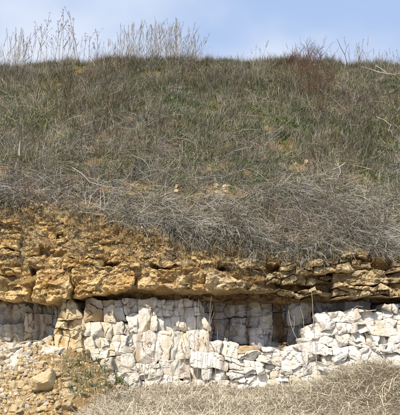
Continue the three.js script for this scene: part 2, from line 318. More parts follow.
// --- the white limestone below
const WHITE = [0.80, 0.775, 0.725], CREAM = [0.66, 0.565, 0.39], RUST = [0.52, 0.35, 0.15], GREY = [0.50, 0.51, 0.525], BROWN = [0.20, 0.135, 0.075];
function stain(white, warm, seed) { return (x, y, z) => {
  const n = fbm(x * 2.2 + seed, y * 1.6, z * 2, 4), m = fbm(x * 7, y * 4 + seed, z * 6, 3);
  let c = m3(m3(white, BROWN, 0.55 * sstep(0.60, 0.72, fbm(x * 6 + seed, y * 0.9, z * 2, 3))), CREAM, clamp(sstep(0.56, 0.76, n) * 0.65 + warm)); c = m3(c, RUST, sstep(0.62, 0.76, m) * (0.35 + warm));
  const g = 0.86 + 0.24 * fbm(x * 11, y * 11, z * 11, 3); return c.map((v) => v * g);
}; }
const lit = curve([[-80, 330], [-5, 342], [46, 340], [54, 330], [62, 304], [67, 299], [74, 299], [79, 306], [84, 306], [86, 299], [200, 299], [206, 320], [210, 338], [214, 341], [236, 342], [244, 347], [262, 346], [276, 350], [290, 347], [302, 344], [304, 328], [318, 326], [322, 313], [338, 312], [342, 318], [345, 309], [374, 309], [378, 313], [382, 306], [386, 303], [402, 304], [470, 306]]);
const zTop = curve([[-80, -0.14], [46, -0.14], [50, 0.28], [85, 0.28], [87, 0.15], [111, 0.13], [114, 0.06], [142, 0.04], [146, 0.05], [162, 0.02], [166, -0.09], [184, -0.12], [200, -0.18], [208, 0.06], [300, 0.08], [330, 0.22], [470, 0.24]]);
const zFront = (px, py) => zTop(px) + 0.36 * clamp((py - 305) / 80) + 0.02 * Math.sin(px * 0.11);
const tone = (i) => 0.92 + 0.14 * hash(i, 3, 9);
const faceRock = new THREE.Group(); faceRock.name = 'limestone_face';
{
  const R = rng(41);
  const size = (x, y) => y > 367 ? [20, 10] : x < 48 ? [17, 13] : x < 86 ? [19, 14] : x < 113 ? [16, 13] : x < 206 ? [13, 20] : x < 246 ? [27, 20] : x < 302 ? [31, 17] : [25, 14];
  const polys = fracture([[-82, 296], [482, 296], [482, 408], [-82, 408]], R, size, (x) => x > 84 && x < 206 ? 0.36 : 0.5);
  polys.forEach((p0, i) => {
    const [x, y] = midOf(p0), xs = p0.map((p) => p[0]), xa = Math.min(...xs), xb = Math.max(...xs);
    const la = lit(mix(xa, xb, 0.2)), lb = lit(mix(xa, xb, 0.8)), l = Math.hypot(0.6 * (xb - xa), lb - la) || 1, nx = (lb - la) / l, ny = -0.6 * (xb - xa) / l;
    let poly = clip(p0, nx, ny, mix(xa, xb, 0.2) * nx + la * ny);
    if (x > 50 && x < 86) { poly = clip(poly, -1, -0.42, -(54 + 0.42 * 320)); if (poly.length > 2) poly = clip(poly, 1, -0.5, 80 - 0.5 * 312 + 8 * (y > 330)); }
    if (poly.length < 3 || Math.abs(areaOf(poly)) < 14) return;
    poly = inset(poly, R() < 0.14 ? 1.0 : 0.06); if (poly.length < 3) return;
    const [ax, ay] = midOf(poly);
    const pillar = ax > 50 && ax < 86, warm = pillar ? 0.75 : ax < 112 ? 0.30 + R() * 0.25 : ax < 206 ? R() * R() * 0.32 : (ax > 205 && R() < 0.8 ? 0 : R() * R() * 0.4);
    
    const big = ax > 205 && ax < 302 && ay < 368;
    const mid = ax > 84 && ax < 206;
    const browny = Math.hypot(ax - 91, ay - 315) < 8 || Math.hypot(ax - 246, ay - 346) < 6;
    const g = blockGeo(poly, { z: zFront(ax, ay) + (R() + R() - 1) * (mid ? 0.06 : 0.12), seed: i, tilt: mid ? 0.35 : 0.5, crease: 0.38, lean: 0.12, bevel: big ? 0.02 : 0.008, corner: big ? 0.08 : 0.025, amp: 0.012, sf: 3.8, shard: big || mid ? 0.045 : 0.06, flat: ax > 300 ? 1.2 : 0.6, chips: 3, chipOff: 0.9, depth: 0.45, warp: 0.06, res: 0.021, color: browny ? stain([0.50, 0.37, 0.22], 0.2, i) : stain(pillar ? [0.60, 0.45, 0.21] : WHITE.map((v) => v * tone(i)), warm, i % 5) });
    if (g) part('limestone_block', g, M.chalk, faceRock);
  });
  // the deeper, jointed bed under the overhang
  const jx = [-82, -36, -8, 24, 33, 53, 90, 124, 147, 184, 213, 248, 272, 288, 312, 345, 388, 430, 482];
  for (let k = 0; k + 1 < jx.length; k++) fracture([[jx[k], 297], [jx[k + 1], 297], [jx[k + 1], 376], [jx[k], 376]], R, () => [22, 26], 0.2).forEach((p0, q) => {
    const poly = inset(p0, R() < 0.2 ? 0.8 : -0.1); if (poly.length < 3 || Math.abs(areaOf(poly)) < 16) return;
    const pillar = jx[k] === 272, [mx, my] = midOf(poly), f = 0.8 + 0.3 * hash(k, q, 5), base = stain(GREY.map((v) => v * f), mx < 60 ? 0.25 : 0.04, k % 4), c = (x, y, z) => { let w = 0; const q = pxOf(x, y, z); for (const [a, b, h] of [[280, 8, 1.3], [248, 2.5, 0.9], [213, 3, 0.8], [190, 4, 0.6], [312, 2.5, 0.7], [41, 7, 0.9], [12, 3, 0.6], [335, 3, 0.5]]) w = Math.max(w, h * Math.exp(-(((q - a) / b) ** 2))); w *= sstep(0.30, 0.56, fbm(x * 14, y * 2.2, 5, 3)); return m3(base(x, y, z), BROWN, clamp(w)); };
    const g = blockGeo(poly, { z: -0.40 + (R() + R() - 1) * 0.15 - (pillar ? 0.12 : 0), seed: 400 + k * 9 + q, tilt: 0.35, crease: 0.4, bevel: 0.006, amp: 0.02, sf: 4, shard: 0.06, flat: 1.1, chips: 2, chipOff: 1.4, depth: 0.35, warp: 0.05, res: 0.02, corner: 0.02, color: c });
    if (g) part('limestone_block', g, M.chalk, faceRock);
  });
  // solid rock behind the joints
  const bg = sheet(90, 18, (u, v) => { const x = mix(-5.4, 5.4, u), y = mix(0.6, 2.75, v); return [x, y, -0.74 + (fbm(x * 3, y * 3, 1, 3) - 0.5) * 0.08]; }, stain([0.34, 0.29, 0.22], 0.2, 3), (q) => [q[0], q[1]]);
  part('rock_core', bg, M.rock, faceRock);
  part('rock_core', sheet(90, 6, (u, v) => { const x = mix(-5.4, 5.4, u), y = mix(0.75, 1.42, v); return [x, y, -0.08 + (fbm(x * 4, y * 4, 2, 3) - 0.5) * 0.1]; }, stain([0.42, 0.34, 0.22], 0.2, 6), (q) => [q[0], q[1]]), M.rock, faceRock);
}
top(faceRock, 'limestone_face', 'fractured white limestone face under the overhanging yellow ledge', 'rock face', null, 'structure');

// --- the yellow ledge above
const ledge = new THREE.Group();
{
  const R = rng(77);
  const bot = curve([[-80, 296], [0, 299], [14, 299], [30, 303], [69, 301], [73, 299], [95, 296], [112, 292], [134, 287], [156, 293], [180, 291], [200, 289], [232, 292], [267, 291], [300, 295], [340, 297], [480, 297]]);
  const YEL = [0.66, 0.495, 0.24], DUN = [0.54, 0.425, 0.245], OLD = [0.30, 0.23, 0.13];
  const col = (px, seed) => { const t = sstep(120, 260, px); return (x, y, z) => {
    const n = fbm(x * 2.5 + seed, y * 3, z * 2, 4), m = fbm(x * 6, y * 8 + seed, z * 5, 3);
    let c = m3(m3(YEL, DUN, t), m3([0.50, 0.325, 0.125], OLD, t), sstep(0.46, 0.66, n)); c = m3(c, [0.68, 0.58, 0.40], sstep(0.60, 0.75, m) * 0.6); c = m3(c, [0.22, 0.16, 0.09], sstep(0.56, 0.70, fbm(x * 9 + 3, y * 9, z * 9 + seed, 3)) * 0.5);
    const g = 0.85 + 0.28 * fbm(x * 13, y * 13, z * 13, 2); return c.map((v) => v * g); }; };
  const hole = (x, y) => hollows.some(([a, b, w, h]) => ((x - a) / w) ** 2 + ((y - b) / h) ** 2 < 1);
  // the bottom course is cut where the photograph shows its joints; the beds above it and to the right are thin
  const course = (px) => px < 20 ? 276 : px < 140 ? 266 : px < 200 ? 264 : px < 262 ? 266 : 290;
  const bigs = [[-84, -40], [-40, -6], [-6, 29], [29, 70], [70.5, 134], [134, 204], [204, 268]].map(([a, b]) => ({ k: 'big', poly: [[a, course(a + 4) + R() * 3], [b, course(b - 4) - R() * 3], [b, 312], [a, 312]] }));
  const beds = [];
  for (const [a, b, y0] of [[-84, 20, 276], [20, 140, 267], [140, 200, 265], [200, 268, 267], [268, 484, 312]]) fracture([[a, 180], [b, 180], [b, y0], [a, y0]], R, (x, y) => x > 266 ? [27, 10] : y > 252 ? [32, 9] : [24, 10], (x) => x > 266 ? 0.34 : 0.2).forEach((poly) => beds.push({ k: a >= 268 ? 'slab' : 'bed', poly }));
  [...bigs, ...beds].forEach((a, i) => {
    let poly = a.poly; const [mx, my] = midOf(poly);
    poly = clip(poly, 0, -1, -(lipPy(mx) + 1)); if (poly.length < 3) return;
    poly = poly.map(([x, y]) => [x, Math.min(y, bot(x))]); if (Math.abs(areaOf(poly)) < 12) return;
    poly = inset(poly, a.k === 'big' ? 1.3 : R() < 0.3 ? 1.5 : 0.3); if (poly.length < 3) return;
    const [ax, ay] = midOf(poly);
    if (a.k !== 'big' && hole(ax, ay)) return;
    if (a.k === 'bed' && R() < (ax < 135 ? 0.10 + clamp((262 - ay) / 60) * 0.4 : 0.06 + clamp((262 - ay) / 40) * 0.35)) return;
    if (a.k === 'slab' && ay < 290 && R() < 0.13) return;
    const z = zFace(ay) + (a.k === 'big' ? (ax < 25 ? -0.14 : 0.02) + (R() - 0.5) * 0.05 : a.k === 'slab' ? -0.03 + (R() + R() - 1) * 0.20 : -0.045 + (R() + R() - 1) * 0.10);
    const g = blockGeo(poly, { z, seed: 900 + i, tilt: a.k === 'big' ? 0.16 : 0.4, lean: a.k === 'big' ? 0.1 : 0.3, bevel: 0.02, corner: 0.05, amp: a.k === 'slab' ? 0.06 : 0.09, sf: 4.5, shard: a.k === 'slab' ? 0.09 : 0.085, flat: 2.6, res: 0.019, rough: 0.032, crease: 0.45, chips: a.k === 'big' ? 4 : 4, chipOff: a.k === 'big' ? 1.7 : 1.1, depth: a.k === 'big' ? 0.95 : 0.6, backRings: a.k === 'big' ? 6 : 3, warp: 0.075, color: col(ax, i % 7) });
    if (g) part('ledge_block', g, M.rock, ledge);
  });
  // brown clayey seam between the ledge and the limestone
  for (let x = -80; x < 478;) { const w = 22 + R() * 26; const y0 = 286, y1 = 301 + R() * 2.5; const g = blockGeo([[x, y0], [x + w + 3, y0], [x + w + 3, y1], [x, y1 + R()]], { z: -0.07 + (R() - 0.5) * 0.1, seed: 2000 + (x | 0), tilt: 0.2, lean: -0.5, bevel: 0.05, amp: 0.06, shard: 0.07, flat: 2, rough: 0.04, crease: 0.5, chips: 3, depth: 0.5, warp: 0.04, res: 0.024, color: (() => { const s = R() * 9; return (a, b, c) => { const n = fbm(a * 5 + s, b * 14, c * 5, 3); return m3([0.20, 0.125, 0.055], [0.36, 0.23, 0.10], sstep(0.4, 0.66, n)); }; })() }); if (g) part('clay_seam', g, M.soil, ledge); x += w; }
}
{ // crumbs of rock and earth stuck all over the bank
  const R = rng(611), n = 5200, u = new THREE.IcosahedronGeometry(1, 1), p = u.attributes.position; for (let i = 0; i < p.count; i++) { const f = 0.7 + 0.6 * hash(Math.round(p.getX(i) * 9), Math.round(p.getY(i) * 9), Math.round(p.getZ(i) * 9)); p.setXYZ(i, p.getX(i) * f, p.getY(i) * f, p.getZ(i) * f); } u.computeVertexNormals();
  const im = shade(new THREE.InstancedMesh(u, mat({ map: rockMap }), n)), d = new THREE.Object3D(), col = new THREE.Color();
  for (let k = 0; k < n; k++) {
    const px = R() < 0.6 ? mix(-70, 150, R()) : mix(150, 470, R()), lp = lipPy(px) - 2, py = mix(lp, 274, R() ** 1.2), z0 = zFace(py), x = Xat(px, py, z0), y = Yat(py, z0), s = 0.006 + R() * R() * R() * 0.034;
    const z = z0 - mix(0.09, 0.27, sstep(225, 275, px)) * sstep(0.02, 0.3, (py - lp) / (293 - lp)) * 0.9 - (fbm(x * 3, y * 3, 2, 4) - 0.5) * 0.26 - (fbm(x * 12, y * 12, 5, 3) - 0.5) * 0.14;
    d.position.set(x, y, z + 0.005 - 0.34 * hollowAt(px, py)); d.scale.set(s * (0.8 + R() * 0.8), s * 0.8, s); d.rotation.set(R() * 6, R() * 6, R() * 6); d.updateMatrix(); im.setMatrixAt(k, d.matrix);
    const v = 0.65 + R() * 0.55, t = R(); col.setRGB(mix(0.42, 0.66, t) * v, mix(0.27, 0.53, t) * v, mix(0.10, 0.31, t) * v); im.setColorAt(k, col);
  }
  im.name = 'crumbs'; im.userData.kind = 'stuff'; ledge.add(im);
}
top(ledge, 'rock_ledge', 'overhanging ledge of weathered yellow rock below the grass', 'rock ledge', null, 'structure');

// ---------------------------------------------------------------- loose stones
function stoneGeo(seed, c0, warm, flat = 1) {
  const R = rng(seed * 131 + 5), g0 = new THREE.IcosahedronGeometry(1, 5), pos = g0.attributes.position, planes = [];
  for (let k = 0; k < 13; k++) { const y = R() * 2 - 1, a = R() * 6.283, r = Math.sqrt(1 - y * y); planes.push([r * Math.cos(a), y, r * Math.sin(a), 0.5 + R() * 0.35]); }
  const p = [], c = [], t = [], color = stain(c0, warm, seed);
  for (let i = 0; i < pos.count; i++) {
    const x = pos.getX(i), y = pos.getY(i), z = pos.getZ(i); let r = 1.05; for (const q of planes) { const d = x * q[0] + y * q[1] + z * q[2]; if (d > 0.05) r = Math.min(r, q[3] / d); }
    r += (fbm(x * 2 + seed, y * 2, z * 2, 3) - 0.5) * 0.10 + (fbm(x * 7 + seed, y * 7, z * 7, 2) - 0.5) * 0.08;
    p.push(x * r, y * r * flat, z * r); t.push(x * 0.2 + z * 0.1 + seed, y * 0.2 + z * 0.1); c.push(...color(x * 0.3 + seed, y * 0.3, z * 0.3));
  }
  return toCreasedNormals(geom(p, c, t, null), 0.42);
}
const whiteStones = [1, 2, 3, 4, 5].map((s) => stoneGeo(s, [0.72, 0.68, 0.60], 0.06, 0.75)), yellowStones = [6, 7, 8, 9].map((s) => stoneGeo(s, [0.58, 0.46, 0.26], 0.2, 0.7));
{
  const R = rng(5);
  // the large flat-topped boulder sitting on the scree
  const b = shade(new THREE.Mesh(stoneGeo(21, [0.62, 0.50, 0.29], 0.15, 0.9), M.rock));
  { const [x, z] = onFoot(42, 388); b.position.set(x, screeY(x, z) + 0.07, z); b.scale.set(0.27, 0.22, 0.22); b.rotation.set(0.1, 0.5, -0.08); }
  top(b, 'boulder', 'large pale yellow boulder resting on the rubble slope', 'boulder');
  const place = (geos, name, label, cat, group, px0, px1, py0, py1, n, s0, s1, fixZ) => {
    for (let k = 0; k < n; k++) {
      const px = mix(px0, px1, R()), py = mix(py0, py1, R());
      let [x, z] = onFoot(px, py);
      if (fixZ) { z = fixZ + R() * 0.15; x = Xat(px, 382, z); }
      const o = shade(new THREE.Mesh(geos[k % geos.length], M.rock)), s = mix(s0, s1, R() ** 3);
      o.position.set(x, footY(x, z) + s * (R() * 0.4 - 0.1), z); o.scale.set(s * (0.8 + R() * 0.5), s * (0.7 + R() * 0.4), s * (0.8 + R() * 0.4)); o.rotation.set((R() - 0.5) * 0.8, R() * 6.28, (R() - 0.5) * 0.8);
      top(o, name, label, cat, group);
    }
  };
  place(whiteStones, 'white_stone', 'white angular limestone chunk lying in the rubble fan', 'stone', 'white rubble on the scree slope', -24, 40, 342, 366, 90, 0.03, 0.12);
  place(whiteStones, 'white_stone', 'white angular limestone chunk lying in the rubble fan', 'stone', 'white rubble on the scree slope', -20, 62, 392, 414, 22, 0.025, 0.07);
  place(yellowStones, 'yellow_stone', 'yellow sandy stone lying loose on the scree soil', 'stone', 'yellow stones on the scree slope', -20, 70, 362, 414, 170, 0.02, 0.105);
  place(yellowStones, 'yellow_stone', 'yellow sandy stone lying loose on the scree soil', 'stone', 'yellow stones on the scree slope', 55, 112, 345, 390, 70, 0.015, 0.05);
  place(whiteStones, 'fallen_stone', 'small broken limestone piece at the foot of the white rock face', 'stone', 'broken stone at the foot of the face', 105, 345, 376, 386, 60, 0.03, 0.09, 0.5);
  // pale stones half buried in the grassy slope
  for (let k = 0; k < 24; k++) {
    const spots = [[222, 191, 9, 4], [140, 186, 9, 3], [178, 191, 10, 3], [248, 204, 3, 2], [247, 190, 5, 3], [80, 71, 7, 3], [300, 166, 12, 3]], sp = spots[k < 12 ? 0 : k % 7];
    const px = sp[0] + (R() - 0.5) * 2 * sp[2], py = sp[1] + (R() - 0.5) * 2 * sp[3];
    let z = 0.3, x = 0; for (; z > -6.5; z -= 0.03) { x = Xat(px, py, z); if (z < lipZ(x) && landY(x, z) >= Yat(py, z)) break; }
    const s = 0.025 + R() * 0.045, o = shade(new THREE.Mesh(yellowStones[k % 4], M.rock)); o.position.set(x, landY(x, z) + s * 0.45, z); o.scale.setScalar(s * 1.1); o.rotation.set(R(), R() * 6, R());
    top(o, 'slope_stone', 'small pale yellow stone showing through the slope grass', 'stone', 'stones in the grassy slope');
  }
  // gravel too small to count
  const g = [stoneGeo(31, [0.68, 0.62, 0.50], 0.15, 0.8)].map((q) => { const u = new THREE.IcosahedronGeometry(1, 1), c = []; const p = u.attributes.position; for (let i = 0; i < p.count; i++) { const f = 0.75 + 0.5 * hash(Math.round(p.getX(i) * 9), Math.round(p.getY(i) * 9), Math.round(p.getZ(i) * 9)); p.setXYZ(i, p.getX(i) * f, p.getY(i) * f * 0.8, p.getZ(i) * f); c.push(1, 1, 1); } u.setAttribute('color', new THREE.Float32BufferAttribute(c, 3)); u.computeVertexNormals(); return u; })[0];
  const n = 7000, im = shade(new THREE.InstancedMesh(g, mat({ vertexColors: true, map: rockMap }), n)), d = new THREE.Object3D(), col = new THREE.Color();
  for (let k = 0; k < n; k++) {
    const x = mix(-4.6, -1.2, R()), z = mix(0.05, 2.2, R()), y = footY(x, z), px = pxOf(x, y, z), s = (0.008 + R() * R() * 0.028) * (px < 60 ? 1.25 : 0.8);
    d.position.set(x, y + s * 0.3, z); d.scale.set(s, s * 0.8, s * (0.7 + R() * 0.5)); d.rotation.set(R() * 6, R() * 6, R() * 6); d.updateMatrix(); im.setMatrixAt(k, d.matrix);
    const w = sstep(60, 10, px) * sstep(384, 366, pyOf(y, z)) * 0.8 + 0.1 > R(), v = 0.8 + R() * 0.35; w ? col.setRGB(0.68 * v, 0.63 * v, 0.53 * v) : col.setRGB(0.54 * v, 0.39 * v, 0.19 * v); im.setColorAt(k, col);
  }
  top(im, 'gravel', 'fine white and ochre gravel strewn over the rubble fan', 'gravel', null, 'stuff');
}

// ---------------------------------------------------------------- grass
function ribbons(list) {                                               // list of {pts:[Vector3], w, c:[r,g,b]}
  const p = [], c = [], idx = [];
  for (const { pts, w, c: col, side } of list) {
    const n = pts.length, o = p.length / 3;
    for (let i = 0; i < n - 1; i++) { const k = w * 0.5 * (1 - 0.35 * i / n), q = pts[i]; p.push(q.x - side.x * k, q.y - side.y * k, q.z - side.z * k, q.x + side.x * k, q.y + side.y * k, q.z + side.z * k); c.push(...col, ...col); }
    const q = pts[n - 1]; p.push(q.x, q.y, q.z); c.push(...col);
    for (let i = 0; i < n - 2; i++) { const a = o + i * 2; idx.push(a, a + 1, a + 2, a + 1, a + 3, a + 2); }
    const a = o + (n - 2) * 2; idx.push(a, a + 1, a + 2);
  }
  return geom(p, c, null, idx);
}
function tuft(seed, o) {                                               // y is away from the ground, +z is down the slope
  const R = rng(seed * 977 + 3), list = [];
  for (let k = 0; k < o.n; k++) {
    const az = o.flow !== undefined ? (R() + R() - 1) * o.flow : R() * 6.283, len = mix(o.l0, o.l1, R()), el0 = mix(o.e0, o.e1, R()), bend = mix(o.b0, o.b1, R()), segs = o.segs ?? 2;
    let x = (R() - 0.5) * o.r * 2, z = (R() - 0.5) * o.r * 2, y = -0.02, el = el0, a = az; const pts = [new THREE.Vector3(x, y, z)];
    for (let s = 0; s < segs; s++) { const l = len / segs; x += Math.cos(el) * Math.sin(a) * l; z += Math.cos(el) * Math.cos(a) * l; y += Math.sin(el) * l; if (y < 0.004 && !o.hang) y = 0.004 + R() * 0.03; el -= bend / segs; a += (R() - 0.5) * (o.twist ?? 0.6); pts.push(new THREE.Vector3(x, y, z)); }
    const sa = az + Math.PI / 2 + (R() - 0.5) * 1.2, tl = (R() - 0.5) * 1.2, side = new THREE.Vector3(Math.sin(sa) * Math.cos(tl), Math.sin(tl), Math.cos(sa) * Math.cos(tl));
    const t = o.tones[(R() * o.tones.length) | 0], v = 0.75 + R() * 0.5; list.push({ pts, w: mix(o.w0, o.w1, R() * R()), c: t.map((q) => q * v), side });
  }
  return ribbons(list);
}
const GR = { grey: [0.325, 0.312, 0.255], pale: [0.53, 0.50, 0.42], dun: [0.265, 0.235, 0.145], dark: [0.10, 0.08, 0.06], green: [0.125, 0.20, 0.045], olive: [0.21, 0.225, 0.085], straw: [0.56, 0.495, 0.375], rust: [0.23, 0.135, 0.075], ash: [0.40, 0.39, 0.36] };
function scatter(name, label, geos, n, seed, pick, category) {        // one joined mesh of blades
  const R = rng(seed), d = new THREE.Object3D(), up = new THREE.Vector3(0, 1, 0), list = [];
  for (let k = 0, tries = 0; k < n && tries < n * 8; tries++) { const s = pick(R); if (!s) continue; k++; list.push([s, (R() * geos.length) | 0]); }
  let nv = 0, ni = 0; for (const [, g] of list) { nv += geos[g].attributes.position.count; ni += geos[g].index.count; }
  const p = new Float32Array(nv * 3), c = new Float32Array(nv * 3), nn = new Float32Array(nv * 3), idx = new Uint32Array(ni), v = new THREE.Vector3(), w = new THREE.Vector3(); let o = 0, q = 0;
  for (const [s, gi] of list) {
    d.quaternion.setFromUnitVectors(up, s.n); d.rotateY(s.turn); d.position.set(s.x, s.y, s.z); d.scale.setScalar(s.s); d.updateMatrix();
    const g = geos[gi], P0 = g.attributes.position.array, C0 = g.attributes.color.array, N0 = g.attributes.normal.array, I0 = g.index.array;
    for (let i = 0; i < I0.length; i++) idx[q++] = I0[i] + o;
    for (let i = 0; i < P0.length; i += 3, o++) { v.set(P0[i], P0[i + 1], P0[i + 2]).applyMatrix4(d.matrix); w.set(N0[i], N0[i + 1], N0[i + 2]).applyQuaternion(d.quaternion); p[o * 3] = v.x; p[o * 3 + 1] = v.y; p[o * 3 + 2] = v.z; nn[o * 3] = w.x; nn[o * 3 + 1] = w.y; nn[o * 3 + 2] = w.z; for (let k = 0; k < 3; k++) c[o * 3 + k] = C0[i + k] * s.c[k]; }
  }
  const g = new THREE.BufferGeometry(); g.setAttribute('position', new THREE.BufferAttribute(p, 3)); g.setAttribute('normal', new THREE.BufferAttribute(nn, 3)); g.setAttribute('color', new THREE.BufferAttribute(c, 3)); g.setIndex(new THREE.BufferAttribute(idx, 1));
  top(shade(new THREE.Mesh(g, M.straw)), name, label, category ?? 'grass', null, 'stuff'); triangles += ni / 3;
}
let triangles = 0;
const UP = new THREE.Vector3(0, 1, 0);
const patch = (x, z) => fbm(x * 0.7 + 3, 2, z * 0.9 + 8, 3);           // slow change of plant cover
const pickSlope = (opt) => (R) => {
  const x = (R() * 2 - 1) * 7.6, zl = lipZ(x), t = opt.t0 + (opt.t1 - opt.t0) * R(), z = mix(zl - 0.02, ZC, t);
  if (Math.abs(x) > 4.4 + t * 3) return null;
  const y = landY(x, z); if (R() < bareness(x, y, z) * (opt.bare ?? 0.96)) return null;
  if (opt.where && R() > opt.where(x, t, z, y)) return null;
  const n = landN(x, z).lerp(UP, opt.up ?? 0.3).normalize(), v = (0.48 + 0.54 * R()) * (opt.v ?? 1), w = (fbm(x * 1.5, 4, z * 1.5, 2) - 0.5) * 0.5;
  return { x, y, z, n, turn: opt.flow ? (R() + R() - 1) * opt.flow : R() * 6.283, s: mix(opt.s0 ?? 0.7, opt.s1 ?? 1.3, R()), c: [v * (1 + w), v * (1 + w * 0.9), v * (1 + w * 0.6)] };
};
const low = (t) => sstep(0.42, 0.06, t);
const greenness = (x, t, z) => clamp(sstep(0.34, 0.56, patch(x, z)) * (0.35 + 0.65 * sstep(0.05, 0.3, t)) + sstep(0.88, 1, t) * 0.55 - low(t) * 0.15 + 0.08);
scatter('dry_grass', 'matted grey dry grass lying over the hillside', [1, 2, 3, 4, 32, 33].map((s) => tuft(s, { n: 12, r: 0.12, l0: 0.07, l1: 0.26, e0: 0.1, e1: 1.2, b0: 0.2, b1: 1.3, w0: 0.004, w1: 0.011, twist: 1.4, tones: [GR.grey, GR.grey, GR.dun, GR.pale, GR.ash, GR.dark] })), 13000, 11, pickSlope({ t0: 0, t1: 1.06, up: 0.1 }));
scatter('upright_grass', 'short upright dun grass tufts on the upper slope', [5, 6, 7].map((s) => tuft(s, { n: 10, r: 0.06, l0: 0.10, l1: 0.32, e0: 0.8, e1: 1.5, b0: 0.2, b1: 1.2, w0: 0.005, w1: 0.010, tones: [GR.dun, GR.grey, GR.olive, GR.pale, GR.dun] })), 7500, 12, pickSlope({ t0: 0.15, t1: 1.08, up: 0.6, where: (x, t, z) => (0.25 + 0.75 * t) * sstep(0.35, 0.6, fbm(x * 2.2, 1, z * 2.2, 3)) }));
scatter('green_grass', 'fresh green grass growing through the dry thatch', [8, 9, 10].map((s) => tuft(s, { n: 12, r: 0.09, l0: 0.05, l1: 0.17, e0: 0.5, e1: 1.4, b0: 0.3, b1: 1.5, w0: 0.007, w1: 0.014, tones: [GR.green, [0.15, 0.26, 0.055], GR.olive, [0.19, 0.31, 0.075]] })), 16500, 13, pickSlope({ t0: 0.02, t1: 1.05, up: 0.4, where: (x, t, z) => (0.22 + greenness(x, t, z)) * sstep(0.02, 0.3, t) * (0.25 + 0.75 * sstep(0.36, 0.58, fbm(x * 3.1, 6, z * 3.1, 3))), bare: 0.6 }));
scatter('thatch', 'thick grey mat of dead stems sagging over the ledge', [11, 12, 13, 14].map((s) => tuft(s, { n: 10, r: 0.12, l0: 0.12, l1: 0.45, e0: 0.0, e1: 0.9, b0: 0.2, b1: 1.6, w0: 0.004, w1: 0.009, segs: 3, flow: 1.7, twist: 1.3, tones: [GR.grey, GR.ash, GR.grey, GR.pale, GR.dun, GR.dun, GR.dark].map((c) => c.map((v) => v * 0.85)) })), 4200, 14, pickSlope({ t0: 0, t1: 0.42, up: 0.0, flow: 1.5, bare: 0.8, where: (x, t, z) => { const px = 200 + 55 * x; return sstep(0.46, 0.0, t) * (px < 130 ? 0.4 : 1) * (0.12 + 0.88 * sstep(0.40, 0.6, fbm(x * 1.9, 4, z * 1.9, 3))); } }));
scatter('pale_strands', 'thin pale upright strands in loose tussocks on the slope', [36, 37, 38, 39].map((s) => tuft(s, { n: 6, r: 0.08, l0: 0.15, l1: 0.42, e0: 0.6, e1: 1.5, b0: -0.2, b1: 0.9, w0: 0.004, w1: 0.008, twist: 0.8, tones: [GR.pale, GR.ash, GR.ash, GR.straw] })), 4200, 40, pickSlope({ t0: 0.1, t1: 1.04, up: 0.6, where: (x, t, z) => sstep(0.44, 0.62, fbm(x * 2.6 + 9, 3, z * 2.6, 3)) * (0.5 + 0.5 * sstep(0.55, 0.95, t)) }));
scatter('straw_litter', 'long pale straws strewn across the hillside', [15, 16, 17].map((s) => tuft(s, { n: 3, r: 0.1, l0: 0.3, l1: 0.8, e0: 0.1, e1: 0.8, b0: 0.0, b1: 0.9, w0: 0.004, w1: 0.009, segs: 4, twist: 0.6, tones: [GR.pale, GR.ash, GR.straw] })), 1400, 15, pickSlope({ t0: 0, t1: 1.02, up: 0.1, where: (x, t) => 0.3 + 0.7 * low(t) }));
scatter('brown_stems', 'reddish brown dead stems standing on the slope', [18, 19, 20].map((s) => tuft(s, { n: 9, r: 0.09, l0: 0.18, l1: 0.42, e0: 0.8, e1: 1.5, b0: -0.3, b1: 0.7, w0: 0.004, w1: 0.009, tones: [GR.rust, GR.dark, GR.dun] })), 3000, 16, pickSlope({ t0: 0.08, t1: 1.0, up: 0.7, where: (x, t) => { const px = 200 + 40 * x; return clamp(0.10 + 0.9 * sstep(0.62, 0.75, t) * Math.exp(-(((px - 315) / 32) ** 2)) + 0.6 * sstep(0.55, 0.7, fbm(x * 0.9, 9, t * 6, 2))); } }));
scatter('crest_grass', 'ragged dry tufts along the crest of the hill', [41, 42, 43, 44].map((s) => tuft(s, { n: 9, r: 0.07, l0: 0.12, l1: 0.42, e0: 0.7, e1: 1.55, b0: -0.1, b1: 1.0, w0: 0.004, w1: 0.008, segs: 3, tones: [GR.pale, GR.grey, GR.olive, GR.dun, GR.ash] })), 900, 45, pickSlope({ t0: 0.95, t1: 1.05, up: 0.9, where: (x, t, z) => sstep(0.42, 0.62, fbm(x * 2.4 + 1, 8, 2, 3)) + 0.05 }));
// strands that hang over the lip and down the face
scatter('hanging_grass', 'dead grass strands hanging over the lip of the ledge', [21, 22, 23, 34, 35].map((s) => tuft(s, { n: 8, r: 0.07, l0: 0.12, l1: 0.50, e0: -0.2, e1: 0.9, b0: 0.4, b1: 2.1, w0: 0.005, w1: 0.010, flow: 1.5, hang: true, segs: 4, twist: 1.1, tones: [GR.ash, GR.grey, GR.grey, GR.dun].map((c) => c.map((v) => v * 0.75)) })), 900, 17, (R) => {
  const x = (R() * 2 - 1) * 5, px = 200 + 59 * x, zl = lipZ(x), dens = px < 40 ? 0.6 : px < 78 ? 0.15 : px < 95 ? 0.6 : px < 130 ? 0.25 : 1; if (R() > dens * sstep(0.35, 0.62, fbm(x * 2.3, 3, 4, 3))) return null;
  const dz = R() * 0.3, z = zl - dz, v = 0.75 + 0.4 * R(); return { x, y: landY(x, z) - 0.01, z, n: UP, turn: (R() + R() - 1) * 1.1, s: mix(0.5, 1.25, R()), c: [v, v, v] };
});
